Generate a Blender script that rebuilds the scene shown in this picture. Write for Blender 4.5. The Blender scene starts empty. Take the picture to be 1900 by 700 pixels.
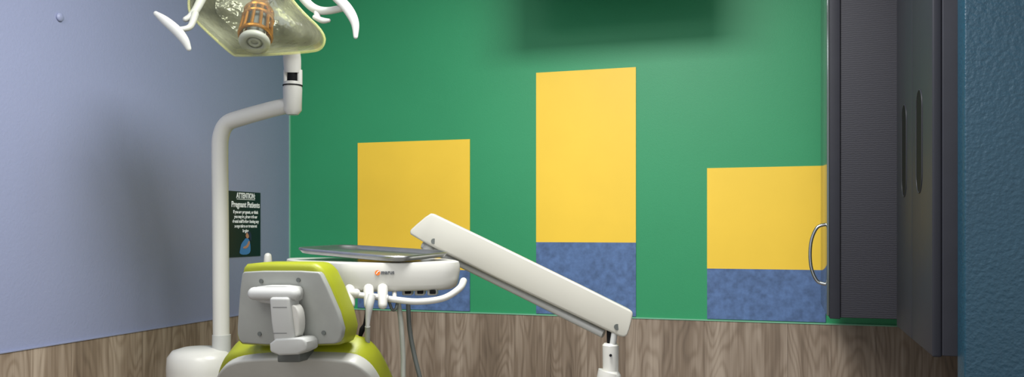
import bpy, bmesh, math, random
from mathutils import Vector, Matrix
random.seed(3)
sc = bpy.context.scene
try:
    sc.view_settings.view_transform = 'Standard'
except Exception:
    pass

# ------------------------------------------------------------------ camera
F = 1577.0; HOR = 425.0; CH = 1.27
TH = math.radians(17.6); S = math.sin(TH); C = math.cos(TH)
cam = bpy.data.cameras.new("camera"); camo = bpy.data.objects.new("camera", cam)
sc.collection.objects.link(camo)
cam.sensor_width = 36; cam.lens = 36 * F / 1900.0
cam.shift_y = (HOR - 350) / 1900.0
cam.clip_start = 0.05
camo.location = (0, 0, CH); camo.rotation_euler = (math.pi / 2, 0, TH)
sc.camera = camo

# surveyed positions -> metres in the room
def W(px, py, d):
    X = (px - 950) / F * d
    return Vector((X * C - d * S, X * S + d * C, CH - (py - HOR) / F * d))
def onY(px, py, y):
    r = (px - 950) / F; t = y / (r * S + C)
    return W(px, py, t)
def onX(px, py, x):
    r = (px - 950) / F; t = x / (r * C - S)
    return W(px, py, t)

# --------------------------------------------------------------- materials
def lin(c):
    out = []
    for v in c:
        v /= 255.0
        out.append(v / 12.92 if v <= 0.04045 else ((v + 0.055) / 1.055) ** 2.4)
    return tuple(out) + (1.0,)

def mat(name, rgb, rough=0.5, metal=0.0, var=0.06, vscale=6.0, bump=0.0, bscale=200.0, coat=0.0, spec=0.5, bdist=0.002):
    m = bpy.data.materials.new(name); m.use_nodes = True
    nt = m.node_tree; N = nt.nodes; L = nt.links
    b = N["Principled BSDF"]
    b.inputs["Roughness"].default_value = rough
    b.inputs["Metallic"].default_value = metal
    b.inputs["Coat Weight"].default_value = coat
    b.inputs["Specular IOR Level"].default_value = spec
    g = N.new("ShaderNodeNewGeometry")
    n = N.new("ShaderNodeTexNoise"); n.inputs["Scale"].default_value = vscale; n.inputs["Detail"].default_value = 4
    L.new(g.outputs["Position"], n.inputs["Vector"])
    r = N.new("ShaderNodeValToRGB")
    c = lin(rgb)
    r.color_ramp.elements[0].position = 0.3; r.color_ramp.elements[1].position = 0.7
    r.color_ramp.elements[0].color = tuple(v * (1 - var) for v in c[:3]) + (1,)
    r.color_ramp.elements[1].color = tuple(min(1, v * (1 + var)) for v in c[:3]) + (1,)
    L.new(n.outputs["Fac"], r.inputs["Fac"]); L.new(r.outputs["Color"], b.inputs["Base Color"])
    if bump > 0:
        n2 = N.new("ShaderNodeTexNoise"); n2.inputs["Scale"].default_value = bscale; n2.inputs["Detail"].default_value = 3
        L.new(g.outputs["Position"], n2.inputs["Vector"])
        bp = N.new("ShaderNodeBump"); bp.inputs["Strength"].default_value = bump; bp.inputs["Distance"].default_value = bdist
        L.new(n2.outputs["Fac"], bp.inputs["Height"]); L.new(bp.outputs["Normal"], b.inputs["Normal"])
    return m

M_lav = mat("lavender_paint", (139, 146, 174), 0.45, bump=0.35, bscale=120, var=0.03, vscale=1.5)
M_green = mat("green_mural_print", (44, 150, 98), 0.5, var=0.04, vscale=2.0, bump=0.15, bscale=300)
M_teal = mat("teal_paint", (20, 60, 78), 0.42, bump=0.8, bscale=95, var=0.05, bdist=0.003)
M_floor = mat("grey_vinyl_floor", (120, 112, 104), 0.5, var=0.15, vscale=3)
M_ceil = mat("ceiling_tile", (215, 215, 212), 0.9, bump=0.5, bscale=60)
M_edge = mat("pale_mural_edge", (120, 185, 150), 0.5)
M_yel = mat("yellow_print", (250, 208, 62), 0.5, var=0.03, vscale=4)
M_den = mat("denim_blue_print", (84, 112, 156), 0.6, var=0.25, vscale=45)
M_wht = mat("white_enamel", (198, 197, 189), 0.35, var=0.02, coat=0.2)
M_wht2 = mat("offwhite_plastic", (180, 181, 176), 0.4, var=0.03)
M_arm = mat("warm_white_arm", (184, 182, 170), 0.42, var=0.02, coat=0.1)
M_pl = mat("grey_back_shell", (148, 150, 144), 0.45, var=0.05, vscale=20)
M_shell = mat("pale_grey_shell", (172, 172, 164), 0.4, var=0.03, vscale=20)
M_lime = mat("lime_vinyl", (144, 150, 28), 0.42, var=0.05, vscale=12, bump=0.15, bscale=350)
M_blk = mat("black_rubber", (14, 14, 16), 0.7, spec=0.15)
M_dgr = mat("charcoal_laminate", (44, 45, 52), 0.55, var=0.06, vscale=20, spec=0.3)
M_dg2 = mat("charcoal_door_laminate", (42, 43, 50), 0.5, var=0.05, vscale=3, spec=0.25)
M_steel = mat("brushed_steel", (172, 173, 172), 0.36, 1.0, var=0.05, vscale=40)
M_chr = mat("chrome", (175, 178, 180), 0.18, 1.0, var=0.02)
M_gold = mat("amber_brass", (160, 106, 32), 0.25, 0.75, var=0.15, vscale=60)
M_hose = mat("grey_hose", (150, 152, 142), 0.45, var=0.05, vscale=40)
M_hosd = mat("dark_hose", (88, 92, 88), 0.45, var=0.05)
M_post = mat("poster_black", (16, 32, 38), 0.35, var=0.1)
M_ltr = mat("white_lettering", (240, 243, 243), 0.5, var=0.02)
M_skin = mat("printed_skin", (190, 140, 110), 0.5)
M_dress = mat("printed_blue", (70, 130, 190), 0.5)
M_hair = mat("printed_navy", (28, 40, 70), 0.5)
M_org = mat("orange_logo", (235, 120, 30), 0.4)
M_lgt = mat("grey_lettering", (75, 80, 85), 0.4)
M_refl = mat("reflector", (180, 182, 160), 0.16, 0.6, var=0.4, vscale=10, bump=0.8, bscale=14, bdist=0.02)
M_groove = mat("dark_groove", (120, 122, 120), 0.5)

def rib_mat():
    m = mat("ribbed_charcoal_laminate", (50, 50, 56), 0.6)
    nt = m.node_tree; N = nt.nodes; L = nt.links; b = N["Principled BSDF"]
    b.inputs["Specular IOR Level"].default_value = 0.3
    g = N.new("ShaderNodeNewGeometry")
    w = N.new("ShaderNodeTexWave"); w.bands_direction = 'Z'; w.inputs["Scale"].default_value = 46
    w.inputs["Distortion"].default_value = 3.5; w.inputs["Detail"].default_value = 3; w.inputs["Detail Scale"].default_value = 1.5
    L.new(g.outputs["Position"], w.inputs["Vector"])
    bp = N.new("ShaderNodeBump"); bp.inputs["Strength"].default_value = 0.14; bp.inputs["Distance"].default_value = 0.002
    L.new(w.outputs["Fac"], bp.inputs["Height"]); L.new(bp.outputs["Normal"], b.inputs["Normal"])
    r = N.new("ShaderNodeValToRGB"); r.color_ramp.elements[0].color = lin((45, 45, 51)); r.color_ramp.elements[1].color = lin((57, 57, 63))
    L.new(w.outputs["Fac"], r.inputs["Fac"]); L.new(r.outputs["Color"], b.inputs["Base Color"])
    return m
M_rib = rib_mat()

def glass_mat(name, rgb, fac):
    m = bpy.data.materials.new(name); m.use_nodes = True
    nt = m.node_tree; N = nt.nodes; L = nt.links
    b = N["Principled BSDF"]; o = N["Material Output"]
    b.inputs["Base Color"].default_value = lin(rgb); b.inputs["Roughness"].default_value = 0.08
    t = N.new("ShaderNodeBsdfTransparent"); t.inputs["Color"].default_value = (0.97, 0.98, 0.93, 1)
    n = N.new("ShaderNodeTexNoise"); n.inputs["Scale"].default_value = 9
    mp = N.new("ShaderNodeMapRange"); mp.inputs["To Min"].default_value = fac * 0.7; mp.inputs["To Max"].default_value = fac * 1.3
    g = N.new("ShaderNodeNewGeometry"); L.new(g.outputs["Position"], n.inputs["Vector"])
    L.new(n.outputs["Fac"], mp.inputs["Value"])
    x = N.new("ShaderNodeMixShader"); L.new(mp.outputs["Result"], x.inputs["Fac"])
    L.new(t.outputs["BSDF"], x.inputs[1]); L.new(b.outputs["BSDF"], x.inputs[2]); L.new(x.outputs["Shader"], o.inputs["Surface"])
    return m
M_glass = glass_mat("clear_polycarbonate", (225, 228, 205), 0.07)
M_tint = glass_mat("yellow_tinted_polycarbonate", (200, 198, 130), 0.35)
M_gdoor = mat("glossy_cabinet_door", (110, 118, 116), 0.12, 0.6)

def wood_mat():
    m = bpy.data.materials.new("wood_plank_vinyl"); m.use_nodes = True
    nt = m.node_tree; N = nt.nodes; L = nt.links; b = N["Principled BSDF"]
    b.inputs["Roughness"].default_value = 0.5
    def math_(op, a, bb=None):
        n = N.new("ShaderNodeMath"); n.operation = op
        for i, v in enumerate((a, bb)):
            if v is None: continue
            if isinstance(v, (int, float)): n.inputs[i].default_value = v
            else: L.new(v, n.inputs[i])
        return n.outputs[0]
    g = N.new("ShaderNodeNewGeometry"); sp = N.new("ShaderNodeSeparateXYZ"); L.new(g.outputs["Position"], sp.inputs[0])
    u = math_('ADD', sp.outputs[0], sp.outputs[1]); z = sp.outputs[2]
    pu = math_('DIVIDE', u, 0.16); idx = math_('FLOOR', pu)
    wn = N.new("ShaderNodeTexWhiteNoise"); wn.noise_dimensions = '1D'; L.new(idx, wn.inputs["W"]); rnd = wn.outputs["Value"]
    def vec(us, zs, k):
        c = N.new("ShaderNodeCombineXYZ")
        L.new(math_('MULTIPLY', u, us), c.inputs[0]); L.new(math_('MULTIPLY', z, zs), c.inputs[1]); L.new(math_('MULTIPLY', rnd, k), c.inputs[2]); return c.outputs[0]
    n1 = N.new("ShaderNodeTexNoise"); n1.inputs["Scale"].default_value = 1; n1.inputs["Detail"].default_value = 1.0; L.new(vec(10, 2.0, 50), n1.inputs["Vector"])
    rings = math_('SINE', math_('MULTIPLY', n1.outputs["Fac"], 80.0))
    rings = math_('POWER', math_('ADD', math_('MULTIPLY', rings, 0.5), 0.5), 2.0)
    n2 = N.new("ShaderNodeTexNoise"); n2.inputs["Scale"].default_value = 1; n2.inputs["Detail"].default_value = 4; L.new(vec(150, 4, 20), n2.inputs["Vector"])
    n3 = N.new("ShaderNodeTexNoise"); n3.inputs["Scale"].default_value = 1; n3.inputs["Detail"].default_value = 2; L.new(vec(13, 1.2, 33), n3.inputs["Vector"])
    a = math_('ADD', math_('MULTIPLY', rings, 0.11), math_('MULTIPLY', n2.outputs["Fac"], 0.38))
    a = math_('ADD', a, math_('MULTIPLY', n3.outputs["Fac"], 0.85))
    a = math_('ADD', a, math_('MULTIPLY', rnd, 0.10))
    fr = math_('FRACT', pu); seam = math_('LESS_THAN', fr, 0.012)
    a = math_('ADD', a, math_('MULTIPLY', seam, 0.22))
    r = N.new("ShaderNodeValToRGB"); L.new(math_('MULTIPLY', a, 0.8), r.inputs["Fac"])
    e = r.color_ramp.elements; e[0].position = 0.38; e[0].color = lin((176, 160, 142)); e[1].position = 0.90; e[1].color = lin((74, 60, 48))
    k = e.new(0.60); k.color = lin((134, 117, 99))
    L.new(r.outputs["Color"], b.inputs["Base Color"])
    bp = N.new("ShaderNodeBump"); bp.inputs["Strength"].default_value = 0.2; bp.inputs["Distance"].default_value = 0.001
    L.new(n2.outputs["Fac"], bp.inputs["Height"]); L.new(bp.outputs["Normal"], b.inputs["Normal"])
    return m
M_wood = wood_mat()

# ---------------------------------------------------------------- builders
WL = {}
def finish(o, parent, loc):
    WL[o.name] = Vector(loc)
    sc.collection.objects.link(o)
    if parent is not None:
        o.parent = parent; o.location = Vector(loc) - WL[parent.name]
    else:
        o.location = loc
def tag(o, label=None, category=None, group=None):
    if label: o["label"] = label
    if category: o["category"] = category
    if group: o["group"] = group
    return o
def empty(name, loc, label, category):
    o = bpy.data.objects.new(name, None); o.empty_display_size = 0.1
    finish(o, None, loc); tag(o, label, category); return o
def from_bm(name, bm, m, parent=None, ang=40, origin=None):
    bmesh.ops.recalc_face_normals(bm, faces=bm.faces)
    vs = [v.co for v in bm.verts]
    lo = Vector([min(v[i] for v in vs) for i in range(3)]); hi = Vector([max(v[i] for v in vs) for i in range(3)])
    c = Vector(origin) if origin else (lo + hi) / 2
    bmesh.ops.translate(bm, verts=bm.verts, vec=-c)
    me = bpy.data.meshes.new(name); bm.to_mesh(me); bm.free()
    for mm in (m if isinstance(m, (list, tuple)) else [m]): me.materials.append(mm)
    me.shade_smooth(); me.set_sharp_from_angle(angle=math.radians(ang))
    o = bpy.data.objects.new(name, me); finish(o, parent, c); return o
def structure(o): o["kind"] = "structure"; return o

def merge(bm, t):
    tmp = bpy.data.meshes.new("tmp"); t.to_mesh(tmp); t.free(); bm.from_mesh(tmp); bpy.data.meshes.remove(tmp)
def bm_box(bm, c, s, bev=0.0, rot=None, seg=3):
    t = bmesh.new(); bmesh.ops.create_cube(t, size=1)
    for v in t.verts: v.co = Vector((v.co.x * s[0], v.co.y * s[1], v.co.z * s[2]))
    if bev: bmesh.ops.bevel(t, geom=t.edges[:], offset=bev, segments=seg, profile=0.5, affect='EDGES')
    mtx = Matrix.Translation(Vector(c)) @ ((rot or Matrix.Identity(3)).to_4x4())
    t.transform(mtx); merge(bm, t)
RC = Matrix.Rotation(TH, 3, 'Z')
def box(name, c, s, bev, m, parent=None, rot=None):
    bm = bmesh.new(); bm_box(bm, c, s, bev, rot); return from_bm(name, bm, m, parent)
def boxr(name, x0, x1, y0, y1, z0, z1, bev, m, parent=None):
    return box(name, ((x0+x1)/2, (y0+y1)/2, (z0+z1)/2), (x1-x0, y1-y0, z1-z0), bev, m, parent)

def chaikin(p, n=2, closed=True):
    p = [Vector(q) for q in p]
    for _ in range(n):
        q = []
        k = len(p)
        for i in range(k if closed else k - 1):
            a, b = p[i], p[(i + 1) % k]
            q += [a * 0.75 + b * 0.25, a * 0.25 + b * 0.75]
        p = q if closed else [p[0]] + q + [p[-1]]
    return p
def catmull(p, n=8):
    p = [Vector(q) for q in p]; out = []
    k = len(p)
    for i in range(k - 1):
        p0 = p[max(i - 1, 0)]; p1 = p[i]; p2 = p[i + 1]; p3 = p[min(i + 2, k - 1)]
        for j in range(n):
            t = j / n
            out.append(0.5 * ((2 * p1) + (-p0 + p2) * t + (2 * p0 - 5 * p1 + 4 * p2 - p3) * t * t + (-p0 + 3 * p1 - 3 * p2 + p3) * t ** 3))
    out.append(p[-1]); return out
def bm_sweep(bm, pts, rad, seg=20, smooth=8, flat=1.0, closed=False, hint=None, roundcap=False):
    pts = [Vector(p) for p in pts]
    if not isinstance(rad, (list, tuple)): rad = [rad] * len(pts)
    if smooth and len(pts) > 2 and not closed:
        q = catmull([Vector((*p, r)) for p, r in zip(pts, rad)], smooth)
        rad = [v[3] for v in q]; pts = [Vector(v[:3]) for v in q]
    if roundcap:
        t0 = (pts[0] - pts[1]).normalized(); t1 = (pts[-1] - pts[-2]).normalized()
        r0, r1 = rad[0], rad[-1]
        a = [(pts[0] + t0 * r0 * s, r0 * c) for s, c in ((0.95, 0.3), (0.7, 0.71), (0.38, 0.92))]
        b = [(pts[-1] + t1 * r1 * s, r1 * c) for s, c in ((0.38, 0.92), (0.7, 0.71), (0.95, 0.3))]
        pts = [x[0] for x in a] + pts + [x[0] for x in b]; rad = [x[1] for x in a] + list(rad) + [x[1] for x in b]
    k = len(pts)
    def tan(i):
        if closed: return (pts[(i + 1) % k] - pts[i - 1]).normalized()
        return (pts[min(i + 1, k - 1)] - pts[max(i - 1, 0)]).normalized()
    n = Vector(hint) if hint else Vector((0, 0, 1))
    t = tan(0)
    if abs(n.dot(t)) > 0.95: n = Vector((0, 1, 0))
    rings = []
    for i in range(k):
        t = tan(i); n = (n - t * n.dot(t)).normalized(); bnm = t.cross(n)
        rings.append([bm.verts.new(pts[i] + n * math.cos(a) * rad[i] + bnm * math.sin(a) * rad[i] * flat)
                      for a in [2 * math.pi * j / seg for j in range(seg)]])
    for i in range(k if closed else k - 1):
        A = rings[i]; B = rings[(i + 1) % k]
        for j in range(seg):
            bm.faces.new((A[j], A[(j + 1) % seg], B[(j + 1) % seg], B[j]))
    if not closed:
        bm.faces.new(rings[0]); bm.faces.new(rings[-1])
def sweep(name, pts, rad, m, parent=None, **kw):
    bm = bmesh.new(); bm_sweep(bm, pts, rad, **kw); return from_bm(name, bm, m, parent)
def bm_prism(bm, pts, vec, bev=0.0, seg=3, ang=50):
    t = bmesh.new()
    vs = [t.verts.new(p) for p in pts]; f = t.faces.new(vs)
    n = len(vs); v2 = [t.verts.new(Vector(p) + Vector(vec)) for p in pts]; t.faces.new(v2)
    for i in range(n): t.faces.new((vs[i], vs[(i + 1) % n], v2[(i + 1) % n], v2[i]))
    bmesh.ops.recalc_face_normals(t, faces=t.faces)
    if bev:
        es = [e for e in t.edges if len(e.link_faces) == 2 and e.calc_face_angle(0) > math.radians(ang)]
        bmesh.ops.bevel(t, geom=es, offset=bev, segments=seg, profile=0.5, affect='EDGES', clamp_overlap=True)
    merge(bm, t)
def prism(name, pts, vec, m, parent=None, bev=0.0, seg=3, ang=50):
    bm = bmesh.new(); bm_prism(bm, pts, vec, bev, seg, ang); return from_bm(name, bm, m, parent)

def text_bm(bm, s, size, origin, xdir, ydir, align='CENTER', sx=1.0, bold=0.0, ext=0.0004, width=None):
    cu = bpy.data.curves.new("t", 'FONT'); cu.body = s; cu.size = size; cu.align_x = align; cu.extrude = ext; cu.offset = bold
    o = bpy.data.objects.new("t", cu); sc.collection.objects.link(o)
    bpy.context.view_layer.update()
    me = bpy.data.meshes.new_from_object(o.evaluated_get(bpy.context.evaluated_depsgraph_get()))
    if width:
        xs = [v.co.x for v in me.vertices]; sx = width / (max(xs) - min(xs))
    xd = Vector(xdir).normalized(); yd = Vector(ydir).normalized(); zd = xd.cross(yd)
    for v in me.vertices:
        c = v.co.copy(); v.co = Vector(origin) + xd * c.x * sx + yd * c.y + zd * c.z
    bm.from_mesh(me)
    bpy.data.objects.remove(o); bpy.data.curves.remove(cu); bpy.data.meshes.remove(me)

# --------------------------------------------------------------- room shell
XL = -2.212; YB = 3.505; XR = 0.95; ZC = 2.75; ZW = 0.90
structure(boxr("floor", XL, XR + 1.0, -1.2, YB, -0.05, 0, 0, M_floor))
structure(boxr("ceiling", XL, XR + 1.0, -1.2, YB, ZC, ZC + 0.05, 0, M_ceil))
structure(boxr("wall_left", XL - 0.1, XL, -1.2, YB + 0.1, 0, ZC, 0, M_lav))
structure(boxr("wall_back", XL, XR + 0.1, YB, YB + 0.1, 0, ZC, 0, M_green))
structure(boxr("wall_right", XR, XR + 0.1, 2.11, YB, 0, ZC, 0, M_teal))
structure(boxr("wall_front", 0.374, 2.0, 2.03, 2.11, 0, ZC, 0.004, M_teal))
structure(boxr("trim_1", XL + 0.0, XL + 0.006, -1.2, YB - 0.006, 0, ZW, 0, M_wood))
structure(boxr("trim_2", XL, XR, YB - 0.006, YB, 0, ZW, 0, M_wood))
structure(boxr("trim_3", XL + 0.001, XR, YB - 0.009, YB, ZW, ZW + 0.005, 0, M_edge))
structure(boxr("trim_4", XL + 0.0, XL + 0.006, YB - 0.006, YB, ZW + 0.006, ZC, 0, M_edge))
structure(boxr("trim_5", XL, XL + 0.009, -1.2, YB - 0.01, ZW, ZW + 0.004, 0, M_lav))

# ------------------------------------------------ plain colour-block decals
def decal(px0, px1, py0, py1, split):
    bm = bmesh.new(); y = YB - 0.0025
    a = onY(px0, py0, y); b = onY(px1, py1, y)
    zs = onY((px0 + px1) / 2, split, y).z
    za = onY((px0 + px1) / 2, py0, y).z; zb = ZW + 0.008
    bm_box(bm, ((a.x + b.x) / 2, y, (za + zs) / 2), (b.x - a.x, 0.004, za - zs))
    n = len(bm.faces)
    bm_box(bm, ((a.x + b.x) / 2, y, (zs + zb) / 2), (b.x - a.x, 0.004, zs - zb))
    bm.faces.ensure_lookup_table()
    for i, f in enumerate(bm.faces): f.material_index = 0 if i < n else 1
    return from_bm("wall_decal", bm, [M_yel, M_den])
tag(decal(664, 872, 262, 576, 500), "plain yellow and denim blue colour-block wall decal behind the delivery unit", "wall decal")
tag(decal(995, 1180, 130, 582, 450), "tall plain yellow and denim blue colour-block wall decal", "wall decal")
tag(decal(1312, 1532, 310, 600, 500), "plain yellow and denim blue colour-block wall decal beside the dark cabinet", "wall decal")

# ------------------------------------------------------------------- poster
xp = XL + 0.002
a = onX(425, 355, xp); b = onX(483, 478, xp)
z1 = (onX(424, 355, xp).z + onX(481, 357, xp).z) / 2; z0 = (onX(424, 479, xp).z + onX(481, 474, xp).z) / 2
poster = tag(boxr("poster", XL - 0.002, XL + 0.003, a.y, b.y, z0, z1, 0, M_post), "black safety notice with white lettering on lavender wall", "poster")
pw = b.y - a.y; ph = z1 - z0; pc = (a.y + b.y) / 2 + 0.004
bm = bmesh.new(); X0 = XL + 0.0035; XD = (0, 1, 0); YD = (0, 0, 1)
text_bm(bm, "ATTENTION:", ph * 0.115, (X0, pc, z1 - ph * 0.10), XD, YD, width=pw * 0.60, bold=0.0009)
bm_box(bm, (X0, pc, z1 - ph * 0.118), (0.0006, pw * 0.58, 0.0025))
text_bm(bm, "Pregnant Patients", ph * 0.125, (X0, pc, z1 - ph * 0.24), XD, YD, width=pw * 0.90, bold=0.0008)
for i, (s, w) in enumerate([("If you are pregnant, or think", .80), ("you may be, please tell our", .74), ("dental staff before having any", .84), ("x-rays taken or treatment", .72), ("begins.", .2)]):
    text_bm(bm, s, ph * 0.068, (X0, pc, z1 - ph * (0.335 + 0.072 * i)), XD, YD, width=pw * w, bold=0.0005)
from_bm("lettering", bm, M_ltr, poster)
def flat_shape(name, pts, m, off=0.0):
    P = [Vector((X0 + off, a.y + pw * u, z0 + ph * v)) for u, v in pts]
    P = chaikin(P, 2)
    return prism(name, P, (0.0006, 0, 0), m, poster)
flat_shape("printed_dress", [(0.30, 0.03), (0.34, 0.13), (0.37, 0.20), (0.45, 0.25), (0.52, 0.29), (0.62, 0.27), (0.66, 0.18), (0.66, 0.03)], M_dress)
flat_shape("printed_face", [(0.53, 0.28), (0.50, 0.33), (0.55, 0.38), (0.62, 0.35), (0.60, 0.28)], M_skin, 0.0004)
flat_shape("printed_arm", [(0.60, 0.25), (0.54, 0.17), (0.42, 0.15), (0.43, 0.12), (0.57, 0.13), (0.65, 0.22)], M_skin, 0.0008)
flat_shape("printed_hair", [(0.54, 0.37), (0.62, 0.40), (0.69, 0.34), (0.68, 0.22), (0.62, 0.27), (0.60, 0.34)], M_hair, 0.001)

c = onX(110, 32, XL)
bm = bmesh.new(); bmesh.ops.create_uvsphere(bm, u_segments=20, v_segments=12, radius=0.014)
for v in bm.verts: v.co.x *= 0.5
bmesh.ops.translate(bm, verts=bm.verts, vec=c + Vector((0.003, 0, 0)))
tag(from_bm("wall_bumper", bm, M_lav), "small round painted bumper stuck on lavender wall", "wall bumper")

# ---------------------------------------------------------------- cabinets
cz0, cz1 = 0.984, 2.3
tall = empty("wall_cabinet", (0.55, 3.16, cz0), "dark ribbed wall-hung cabinet with glossy door and curved chrome handle", "cabinet")
boxr("body", 0.180, XR - 0.001, 2.93, 3.40, cz0, cz1, 0.002, M_rib, tall)
boxr("frame", 0.148, 0.180, 2.925, 3.40, cz0 - 0.004, cz1, 0.002, M_dgr, tall)
door = boxr("door", 0.140, 0.148, 2.935, 3.395, cz0 + 0.004, cz1, 0.002, M_gdoor, tall)
yh = 3.02
sweep("handle", [(0.141, yh, 1.285), (0.114, yh, 1.275), (0.096, yh, 1.235), (0.091, yh, 1.185), (0.096, yh, 1.135), (0.114, yh, 1.095), (0.141, yh, 1.085)],
      0.0055, M_chr, door)
cb = empty("wall_cabinet", (0.6, 2.43, cz0), "charcoal two-door wall-hung cabinet with slotted finger pulls", "cabinet")
boxr("body", 0.345, XR - 0.001, 2.115, 2.75, cz0, cz1, 0.002, M_dgr, cb)
ysplit = onX(1692, 300, 0.325).y
for (ya, yb, px, pa, pb) in ((2.12, ysplit - 0.0015, 1706, 167, 358), (ysplit + 0.0015, 2.745, 1678, 195, 365)):
    d = boxr("door", 0.325, 0.345, ya, yb, cz0 - 0.004, cz1, 0.004, M_dg2, cb)
    p = onX(px, pa, 0.325); q = onX(px, pb, 0.325)
    r = 0.046
    def cap(rr):
        out = []
        for i in range(13):
            an = math.pi * i / 12; out.append((p.y + rr * math.cos(an), p.z - r + rr * math.sin(an)))
        for i in range(13):
            an = math.pi + math.pi * i / 12; out.append((p.y + rr * math.cos(an), q.z + r + rr * math.sin(an)))
        return out
    prism("finger_pull", [Vector((0.3242, y, z)) for y, z in cap(r)], (0.004, 0, 0), M_blk, d)
    sweep("pull_rim", [Vector((0.3245, y, z)) for y, z in cap(r)], 0.0018, M_dg2, d, closed=True, seg=8)

# -------------------------------------------------------------- television
tv = empty("television", (-0.66, 3.08, 2.2), "black flat television hung from the ceiling facing the chair", "television")
boxr("screen_housing", -1.04, -0.28, 3.06, 3.11, 2.19, 2.62, 0.008, M_blk, tv)
sweep("mount", [(-0.66, 3.1, 2.45), (-0.66, 3.13, 2.5), (-0.66, 3.14, 2.6), (-0.66, 3.14, ZC)], 0.02, M_dgr, tv)

# ------------------------------------------------------------ dental light
bx = W(372, 600, 2.85)
dl = empty("dental_light", (bx.x, bx.y, 0.0), "white post-mounted dental operating light with clear shield and two grips", "dental light")
bm = bmesh.new()
prof = [(0.0, 0.14), (0.04, 0.14), (0.06, 0.12), (0.55, 0.105), (0.72, 0.11), (0.80, 0.115), (0.84, 0.112), (0.862, 0.095), (0.872, 0.06), (0.874, 0.02)]
rings = []
for z, r in prof:
    rings.append([bm.verts.new(Vector((bx.x + r * math.cos(t), bx.y + r * math.sin(t) * 0.85, z))) for t in [2 * math.pi * i / 48 for i in range(48)]])
for A, B in zip(rings, rings[1:]):
    for j in range(48): bm.faces.new((A[j], A[(j + 1) % 48], B[(j + 1) % 48], B[j]))
bm.faces.new(rings[0]); bm.faces.new(rings[-1])
from_bm("column", bm, M_wht, dl)
base = W(411, 0, 2.85)
sweep("pole_collar", [Vector((base.x, base.y, 0.80)), Vector((base.x, base.y, 0.915))], 0.030, M_wht2, dl, seg=32)
sweep("pole", [W(411, 662, 2.85), W(410, 560, 2.85), W(409, 400, 2.85), W(408, 290, 2.85), W(410, 252, 2.85), W(422, 229, 2.845), W(450, 218, 2.83), W(500, 204, 2.80), W(532, 196, 2.78), W(546, 190, 2.77)],
      [0.027] * 7 + [0.0262, 0.026, 0.026], M_wht, dl, seg=32)
sweep("elbow", [W(543, 213, 2.77), W(543, 205, 2.77), W(543, 165, 2.77), W(543, 152, 2.77)], [0.018, 0.029, 0.031, 0.027], M_wht, dl, smooth=0, seg=32)
sweep("swivel_ring", [W(543, 160, 2.77), W(543, 158, 2.77)], 0.0318, M_blk, dl, seg=32)
sweep("hinge", [W(543, 154, 2.77), W(543, 125, 2.77)], [0.018, 0.016], M_blk, dl, seg=24)
bm = bmesh.new()
bm_sweep(bm, [W(531, 158, 2.77), W(531, 130, 2.77)], 0.009, seg=12); bm_sweep(bm, [W(556, 158, 2.77), W(556, 130, 2.77)], 0.009, seg=12)
bm_sweep(bm, [W(543, 134, 2.77), W(542, 110, 2.76), W(540, 85, 2.74), W(532, 40, 2.72), W(500, -10, 2.70)], [0.027, 0.029, 0.026, 0.024, 0.022], seg=24, flat=0.7, hint=(C, S, 0))
from_bm("yoke", bm, M_wht, dl)

rim_px = chaikin([Vector(p) for p in [(352, -20), (349, 22), (366, 42), (428, 99), (441, 105), (575, 97), (600, 90), (604, 62), (556, 18), (520, -30), (440, -62), (375, -55)]], 2)
cxy = Vector((474, 18))
def layer(scale, d, sh=(0, 0)):
    return [W(cxy.x + (p.x - cxy.x) * scale + sh[0], cxy.y + (p.y - cxy.y) * scale + sh[1], d) for p in rim_px]
def dome(name, layers, m, parent, cap=True):
    bm = bmesh.new(); R = [[bm.verts.new(v) for v in l] for l in layers]; n = len(R[0])
    for A, B in zip(R, R[1:]):
        for j in range(n): bm.faces.new((A[j], A[(j + 1) % n], B[(j + 1) % n], B[j]))
    if cap: bm.faces.new(R[-1])
    return from_bm(name, bm, m, parent, ang=25)
head = dome("lamp_head", [layer(0.985, 2.53), layer(0.95, 2.56), layer(0.82, 2.62), layer(0.6, 2.67), layer(0.3, 2.69), layer(0.1, 2.695)], M_refl, dl)
dome("shield", [layer(1.0, 2.525), layer(0.985, 2.49), layer(0.92, 2.44), layer(0.72, 2.38), layer(0.4, 2.35), layer(0.1, 2.34)], M_glass, head)
sweep("shield_rim", layer(1.0, 2.525), 0.004, M_tint, head, closed=True, seg=10)
low = [p for p in rim_px if p.y > 72]
bm = bmesh.new()
A = [bm.verts.new(W(p.x, p.y, 2.515)) for p in low]
B = [bm.verts.new(W(cxy.x + (p.x - cxy.x) * 0.955, cxy.y + (p.y - cxy.y) * 0.86, 2.455)) for p in low]
for i in range(len(low) - 1): bm.faces.new((A[i], A[i + 1], B[i + 1], B[i]))
from_bm("shield_band", bm, M_tint, head)
top = W(482, 14, 2.55); bot = W(472, 80, 2.47)
ax = (bot - top).normalized(); e1 = Vector((C, S, 0)); e1 = (e1 - ax * e1.dot(ax)).normalized(); e2 = ax.cross(e1)
def ringpts(t, r, n=32): return [top + (bot - top) * t + (e1 * math.cos(k) + e2 * math.sin(k)) * r for k in [2 * math.pi * i / n for i in range(n)]]
bm = bmesh.new()
bm_sweep(bm, ringpts(0.34, 0.042), 0.006, closed=True, seg=8)
bm_sweep(bm, ringpts(0.15, 0.037), 0.008, closed=True, seg=8)
bm_sweep(bm, ringpts(0.80, 0.045), 0.006, closed=True, seg=8)
for i in range(12):
    an = 2 * math.pi * i / 12; dd = e1 * math.cos(an) + e2 * math.sin(an)
    bm_sweep(bm, [top + (bot - top) * 0.15 + dd * 0.037, top + (bot - top) * 0.34 + dd * 0.041, top + (bot - top) * 0.82 + dd * 0.046], 0.0052, seg=6, smooth=0)
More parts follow.
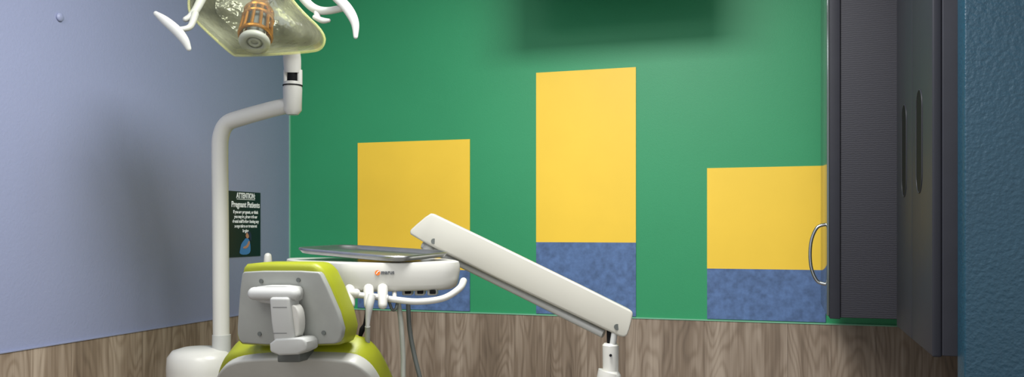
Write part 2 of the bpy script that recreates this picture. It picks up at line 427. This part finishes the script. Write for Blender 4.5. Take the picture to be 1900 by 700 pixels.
bm_sweep(bm, [top + (bot - top) * t for t in (-0.35, 0.0, 0.16)], [0.022, 0.03, 0.036], seg=32, smooth=0)
from_bm("bulb_cage", bm, M_gold, head)
bm = bmesh.new()
bm_sweep(bm, [top + (bot - top) * t for t in (-0.9, -0.3)], 0.034, seg=32)
bm_sweep(bm, [top + (bot - top) * t for t in (0.1, 0.9)], 0.026, seg=24)
from_bm("bulb_socket", bm, M_hosd, head)
bm = bmesh.new()
bm_sweep(bm, ringpts(0.97, 0.034), 0.011, closed=True, seg=14); bm_sweep(bm, ringpts(0.97, 0.014), 0.005, closed=True, seg=10)
bm_sweep(bm, [top + (bot - top) * 0.86, top + (bot - top) * 0.95], 0.034, seg=32)
from_bm("bulb_end_ring", bm, M_pl, head)
HX = (C, S, 0)
bm = bmesh.new()
bm_sweep(bm, [W(289, 25, 2.46), W(306, 38, 2.46), W(327, 56, 2.46), W(342, 74, 2.46), W(350, 90, 2.46)], [0.007, 0.013, 0.015, 0.013, 0.008], flat=0.6, roundcap=True, hint=HX)
bm_sweep(bm, [W(322, 54, 2.47), W(340, 54, 2.48), W(354, 48, 2.50), W(362, 26, 2.52)], [0.008, 0.008, 0.009, 0.011], roundcap=True)
bm_sweep(bm, [W(344, 36, 2.51), W(354, 30, 2.52), W(366, 14, 2.54), W(380, -15, 2.58)], [0.008, 0.010, 0.012, 0.014], roundcap=True)
from_bm("grip", bm, M_wht2, head)
bm = bmesh.new()
bm_sweep(bm, [W(614, -12, 2.50), W(634, 4, 2.50), W(650, 24, 2.50), W(659, 45, 2.50), W(660, 68, 2.50)], [0.011, 0.015, 0.015, 0.012, 0.007], flat=0.6, roundcap=True, hint=HX)
bm_sweep(bm, [W(545, -25, 2.6), W(570, 5, 2.58), W(588, 18, 2.56), W(610, 20, 2.54), W(640, 14, 2.51)], [0.014, 0.013, 0.013, 0.011, 0.010], roundcap=True)
bm_sweep(bm, [W(584, 32, 2.55), W(598, 38, 2.54), W(610, 38, 2.54)], [0.007, 0.009, 0.006], roundcap=True)
bm_sweep(bm, [W(588, 18, 2.56), W(589, 34, 2.55)], 0.010)
from_bm("grip", bm, M_wht2, head)

# ------------------------------------------------------------ dental chair
ch = empty("dental_chair", (-1.19, 2.6, 0), "lime green upholstered dental chair with grey shell and adjustable headrest", "dental chair")
def hy(py): return 1.80 + 0.05 * (py - 500) / 140
plate_px = chaikin([Vector(p) for p in [(447, 510), (454, 503), (588, 503), (597, 512), (636, 603), (631, 634), (615, 640), (452, 640), (440, 628), (440, 600)]], 1)
plate = prism("headrest", [onY(p.x, p.y, hy(p.y)) for p in plate_px], (0, 0.02, 0), M_pl, ch, bev=0.004)
cush_px = chaikin([Vector(p) for p in [(445, 500), (456, 487), (570, 487), (586, 490), (603, 508), (640, 600), (634, 636), (618, 644), (448, 644), (435, 630), (436, 600)]], 1)
prism("headrest_cushion", [onY(p.x, p.y, hy(p.y) + 0.012) for p in cush_px], (0, 0.085, 0.0), M_lime, plate, bev=0.018, seg=5)
def PY(px, py, dy=0.0): return onY(px, py, hy(py) + dy)
bm = bmesh.new()
bm_prism(bm, [PY(*p, -0.03) for p in chaikin([Vector(q) for q in [(466, 540), (478, 530), (545, 530), (553, 540), (550, 562), (520, 568), (470, 560)]], 1)], (0, 0.03, 0), 0.005)
bm_sweep(bm, [PY(472, 545, -0.030), PY(546, 545, -0.030)], 0.016, seg=24, roundcap=True)
from_bm("headrest_bracket", bm, M_wht2, plate)
bm = bmesh.new()
bm_prism(bm, [PY(*p, -0.055) for p in [(498, 552), (535, 552), (541, 600), (546, 638), (508, 640), (502, 600)]], (0, 0.05, 0), 0.008)
bm_prism(bm, [PY(*p, -0.06) for p in chaikin([Vector(q) for q in [(499, 630), (545, 627), (567, 628), (568, 658), (500, 661)]], 1)], (0, 0.06, 0), 0.006)
from_bm("headrest_arm", bm, M_wht2, plate)
prism("headrest_lever", [PY(*p, -0.045) for p in chaikin([Vector(q) for q in [(534, 570), (546, 564), (555, 583), (555, 617), (546, 630), (536, 627)]], 2)], (0, 0.03, 0), M_wht, plate, bev=0.005)
for q in (570, 618):
    prism("arm_groove", [PY(506, q, -0.0556), PY(532, q, -0.0556), PY(532, q + 1.5, -0.0556), PY(506, q + 1.5, -0.0556)], (0, 0.004, 0), M_groove, plate)
for p in ((484, 522), (553, 520), (481, 620), (600, 618)):
    q = PY(*p, -0.003)
    sweep("screw", [q, q + Vector((0, 0.004, 0))], 0.0055, M_hosd, plate, seg=16)

def by(z): return 1.86 + (0.97 - z) * 0.9
def BP(px, py, dy=0.0):
    p = onY(px, py, 1.86)
    for _ in range(3): p = onY(px, py, by(p.z) + dy)
    return p
shell_px = [(404, 760), (396, 720), (402, 694), (425, 674), (470, 668), (560, 666), (640, 670), (668, 682), (690, 705), (716, 760)]
sh = [BP(*p) for p in chaikin([Vector(q) for q in shell_px], 2, closed=False)]
lo = [Vector((sh[-1].x - 0.02, by(0.52), 0.52)), Vector((sh[0].x + 0.02, by(0.52), 0.52))]
back = prism("backrest", sh + lo, (0, 0.035, 0.02), M_shell, ch, bev=0.008)
cu_px = [(398, 760), (396, 715), (402, 688), (414, 666), (440, 656), (560, 654), (625, 656), (660, 665), (688, 692), (720, 760)]
cu = [BP(*p, 0.03) for p in chaikin([Vector(q) for q in cu_px], 2, closed=False)]
lo = [Vector((cu[-1].x, by(0.52) + 0.03, 0.52)), Vector((cu[0].x, by(0.52) + 0.03, 0.52))]
prism("backrest_cushion", cu + lo, (0, 0.075, 0.050), M_lime, back, bev=0.022, seg=5)
bm = bmesh.new()
bm_prism(bm, [PY(*p, -0.01) for p in [(514, 656), (556, 656), (556, 673), (514, 673)]], (0, 0.08, 0), 0.004)
from_bm("headrest_socket", bm, M_hosd, back)
ch_x = (sh[0].x + sh[-1].x) / 2
boxr("seat", ch_x - 0.27, ch_x + 0.27, 2.2, 2.95, 0.46, 0.58, 0.04, M_lime, ch)
boxr("seat_frame", ch_x - 0.20, ch_x + 0.20, 2.15, 2.85, 0.36, 0.47, 0.02, M_pl, ch)
boxr("pedestal", ch_x - 0.14, ch_x + 0.14, 2.3, 2.75, 0.04, 0.37, 0.03, M_wht2, ch)
boxr("base_plate", ch_x - 0.24, ch_x + 0.24, 2.1, 2.95, 0.0, 0.05, 0.012, M_wht2, ch)

# ----------------------------------------------------------- delivery unit
po = W(1133, 600, 2.36)
du = empty("dental_delivery_unit", (po.x, po.y, 0.0), "white dental delivery unit on sloping balance arm with hanging hoses", "dental delivery unit")
body_plan = chaikin([Vector(p) for p in [(528, 2.54), (540, 2.40), (585, 2.34), (618, 2.235), (650, 2.20), (760, 2.235), (835, 2.27), (856, 2.33), (850, 2.45), (820, 2.60), (600, 2.66), (535, 2.64)]], 2)
cen = Vector((sum(p.x for p in body_plan) / len(body_plan), sum(p.y for p in body_plan) / len(body_plan)))
bm = bmesh.new(); RR = []
for z, s in ((1.108, 0.80), (1.104, 0.86), (1.106, 0.92), (1.112, 0.96), (1.122, 0.98), (1.155, 1.0), (1.172, 0.995), (1.179, 0.985), (1.181, 0.96), (1.181, 0.6)):
    R = []
    for p in body_plan:
        v = W(cen.x + (p.x - cen.x) * s, 425, cen.y + (p.y - cen.y) * s); v.z = z; R.append(bm.verts.new(v))
    RR.append(R)
n = len(RR[0])
for A, B in zip(RR, RR[1:]):
    for j in range(n): bm.faces.new((A[j], A[(j + 1) % n], B[(j + 1) % n], B[j]))
bm.faces.new(RR[0]); bm.faces.new(RR[-1])
dbody = from_bm("body", bm, M_wht, du)
fa = W(650, 425, 2.20); fb = W(760, 425, 2.235); xd = (fb - fa).normalized(); nrm = Vector((xd.y, -xd.x, 0))
def front(px, z):
    t = (px - 650) / 110.0; p = fa.lerp(fb, t); p.z = z; return p + nrm * 0.0015
lz = 1.27 - (507 - 425) / F * 2.22
bm = bmesh.new(); text_bm(bm, "marus", 0.0165, front(706, lz - 0.003), xd, (0, 0, 1), align='LEFT', bold=0.0001, ext=0.0012, width=0.034)
from_bm("logo_lettering", bm, M_lgt, dbody)
q = front(700, lz + 0.001)
sweep("logo_disc", [q, q + nrm * 0.001], 0.0068, M_org, dbody, seg=24)
bm = bmesh.new(); bm_sweep(bm, [q + nrm * 0.0012 + xd * -0.003 + Vector((0, 0, -0.003)), q + nrm * 0.0012 + Vector((0, 0, 0.002)), q + nrm * 0.0012 + xd * 0.004 + Vector((0, 0, 0.004))], 0.0009, seg=6)
from_bm("logo_mark", bm, M_ltr, dbody)
for px in (757, 780, 803):
    bm = bmesh.new()
    bm_box(bm, W(px, 540, 2.30), (0.026, 0.05, 0.022), 0.004, RC)
    from_bm("port_block", bm, M_wht2, dbody)
for px in (757, 780, 803):
    bm = bmesh.new()
    bm_box(bm, W(px, 542, 2.272), (0.016, 0.012, 0.010), 0.002, RC)
    from_bm("port_opening", bm, M_blk, dbody)
bm = bmesh.new()
bm_sweep(bm, [W(700, 552, 2.24), W(730, 556, 2.22), W(775, 560, 2.21), W(822, 554, 2.23), W(852, 536, 2.27), W(860, 522, 2.32)], [0.008, 0.0085, 0.0085, 0.0085, 0.009, 0.010], roundcap=True)
bm_sweep(bm, [W(732, 556, 2.22), W(732, 530, 2.28)], 0.006)
from_bm("handle", bm, M_wht, dbody)
bm = bmesh.new()
bm_sweep(bm, [W(634, 546, 2.22), W(660, 545, 2.21)], 0.013, roundcap=True)
bm_sweep(bm, [W(655, 547, 2.21), W(720, 553, 2.21)], 0.008)
for px in (650, 684, 710):
    bm_sweep(bm, [W(px, 536, 2.22), W(px, 566, 2.20)], [0.014, 0.012], roundcap=True)
bm_sweep(bm, [W(650, 540, 2.22), W(655, 520, 2.3)], 0.010)
bm_sweep(bm, [W(710, 545, 2.22), W(712, 520, 2.3)], 0.010)
from_bm("instrument_holder", bm, M_wht, dbody)
sweep("handpiece", [W(690, 548, 2.19), W(686, 566, 2.18), W(683, 590, 2.18), W(682, 608, 2.18)], [0.010, 0.010, 0.007, 0.005], M_wht2, dbody)
sweep("plug", [W(680, 572, 2.2), W(676, 600, 2.2), W(672, 612, 2.2), W(667, 628, 2.2)], [0.003, 0.003, 0.007, 0.004], M_blk, dbody)
sweep("hose", [W(682, 606, 2.18), W(682, 640, 2.20), W(686, 675, 2.24), W(696, 710, 2.28), W(712, 760, 2.3), W(760, 790, 2.3)], 0.0068, M_hose, du)
sweep("hose", [W(738, 556, 2.27), W(744, 600, 2.27), W(748, 660, 2.27), W(750, 720, 2.27), W(770, 790, 2.3)], 0.0068, M_hose, du)
sweep("hose", [W(757, 556, 2.30), W(760, 610, 2.30), W(769, 660, 2.30), W(784, 720, 2.30), W(800, 790, 2.33)], 0.0062, M_hosd, du)
sweep("hose", [W(722, 560, 2.25), W(728, 575, 2.25), W(735, 572, 2.25), W(738, 556, 2.27)], 0.004, M_hosd, du)
def AZ(px): return 2.62 + (2.34 - 2.62) * (px - 780) / (1165 - 780)
arm_px = chaikin([Vector(p) for p in [(797, 396), (806, 397), (1168, 574), (1175, 580), (1174, 590), (1166, 620), (1160, 627), (1146, 624), (845, 481), (762, 437), (760, 430), (764, 424)]], 1)
arm = prism("balance_arm", [W(p.x, p.y, AZ(p.x)) for p in arm_px], tuple(Vector((-S, C, 0)) * 0.07), M_arm, du, bev=0.006)
sweep("arm_underside_rib", [W(785, 455, 2.66), W(950, 536, 2.54), W(1120, 620, 2.41)], 0.012, M_wht2, arm)
for p in ((805, 448), (1145, 607)):
    q = W(p[0], p[1], AZ(p[0])); nn = Vector((S, -C, 0))
    sweep("bolt", [q - nn * 0.004, q + nn * 0.003], 0.0085, M_hosd, arm, seg=24)
sweep("arm_link", [W(800, 455, 2.66), W(790, 485, 2.62), W(780, 510, 2.55)], 0.022, M_wht2, du, smooth=4)
sweep("pivot", [W(1133, 600, 2.39), W(1133, 645, 2.38)], [0.012, 0.010], M_blk, du)
sweep("pivot_fork", [W(1141, 612, 2.37), W(1137, 640, 2.37)], 0.009, M_wht2, du)
sweep("post", [W(1133, 637, 2.38), W(1133, 641, 2.38), W(1133, 688, 2.38), W(1131, 690, 2.38), W(1130, 700, 2.38), W(1130, 740, 2.38)], [0.018, 0.023, 0.022, 0.032, 0.034, 0.034], M_wht, du, smooth=0, seg=32)
sweep("post_screw", [W(1133, 660, 2.355), W(1133, 660, 2.35)], 0.004, M_blk, du)
e = W(1130, 735, 2.38)
sweep("floor_post", [e, Vector((e.x, e.y, 0.03))], 0.03, M_wht2, du)
sweep("floor_base", [Vector((e.x, e.y, 0.0)), Vector((e.x, e.y, 0.04))], [0.24, 0.22], M_wht2, du, seg=40)
sweep("umbilical_hose", [W(760, 790, 2.3), W(830, 860, 2.35), Vector((e.x - 0.2, e.y, 0.25)), Vector((e.x - 0.02, e.y, 0.12))], 0.012, M_hose, du)

# tray resting on the unit
tA, tB, tC, tD = W(542, 463, 2.42), W(640, 457, 2.66), W(842, 470, 2.45), W(742, 481, 2.19)
def trayring(s, dz):
    c = (tA + tB + tC + tD) / 4; P = [tA, tD, tC, tB]
    out = []
    for i, p in enumerate(P):
        pr, nx = P[i - 1], P[(i + 1) % 4]
        for k in range(9):
            t = k / 8; a1 = p.lerp(pr, 0.20); b1 = p.lerp(nx, 0.20)
            v = a1.lerp(p, t).lerp(p.lerp(b1, t), t)
            v = c + (v - c) * s; v = v + Vector((0, 0, dz)); out.append(v)
    return out
bm = bmesh.new(); R = [[bm.verts.new(v) for v in trayring(s, dz)] for s, dz in ((0.88, -0.007), (0.93, -0.005), (0.965, 0.003), (0.985, 0.006), (1.0, 0.006), (1.012, 0.003), (1.008, -0.001), (0.985, -0.003), (0.96, -0.009), (0.90, -0.011))]
n = len(R[0])
for A, B in zip(R, R[1:]):
    for j in range(n): bm.faces.new((A[j], A[(j + 1) % n], B[(j + 1) % n], B[j]))
bm.faces.new(R[0]); bm.faces.new(R[-1])
tag(from_bm("instrument_tray", bm, M_steel), "shallow rounded stainless steel tray resting on the delivery unit", "tray")

k0 = W(497, 476, 2.82)
kn = empty("suction_holder", (k0.x, k0.y, 0.0), "white suction holder on a slim stand behind the headrest", "suction holder")
bm = bmesh.new(); bm_sweep(bm, [k0, k0 + Vector((0, 0, -0.02))], [0.012, 0.014], roundcap=True); bm_sweep(bm, [k0 + Vector((0, 0, -0.02)), k0 + Vector((0, 0, -0.25))], 0.008)
bm_sweep(bm, [k0 + Vector((0, 0, -0.24)), Vector((k0.x, k0.y, 0.03))], 0.014)
from_bm("stand", bm, M_wht, kn)
sweep("foot", [Vector((k0.x, k0.y, 0.0)), Vector((k0.x, k0.y, 0.035))], [0.08, 0.07], M_wht2, kn, seg=32)

# ----------------------------------------------------------------- lighting
def area(name, loc, size, power, rot=(0, 0, 0), col=(1, 1, 1), sy=None):
    l = bpy.data.lights.new(name, 'AREA'); l.energy = power; l.size = size; l.color = col
    if sy: l.shape = 'RECTANGLE'; l.size_y = sy
    o = bpy.data.objects.new(name, l); o.location = loc; o.rotation_euler = rot; sc.collection.objects.link(o); return o
area("ceiling_or_fill_light", (-0.66, 1.75, 2.72), 0.7, 60)
area("ceiling_or_fill_light", (-1.55, 0.75, 2.72), 0.7, 15)  # unseen fill, added to soften the lamp head's shadow on the left wall
area("ceiling_or_fill_light", (-0.9, -0.3, 2.72), 1.8, 38, sy=1.2)
w = bpy.data.worlds.new("world"); sc.world = w; w.use_nodes = True
w.node_tree.nodes["Background"].inputs[0].default_value = (0.97, 0.98, 1.0, 1); w.node_tree.nodes["Background"].inputs[1].default_value = 0.95
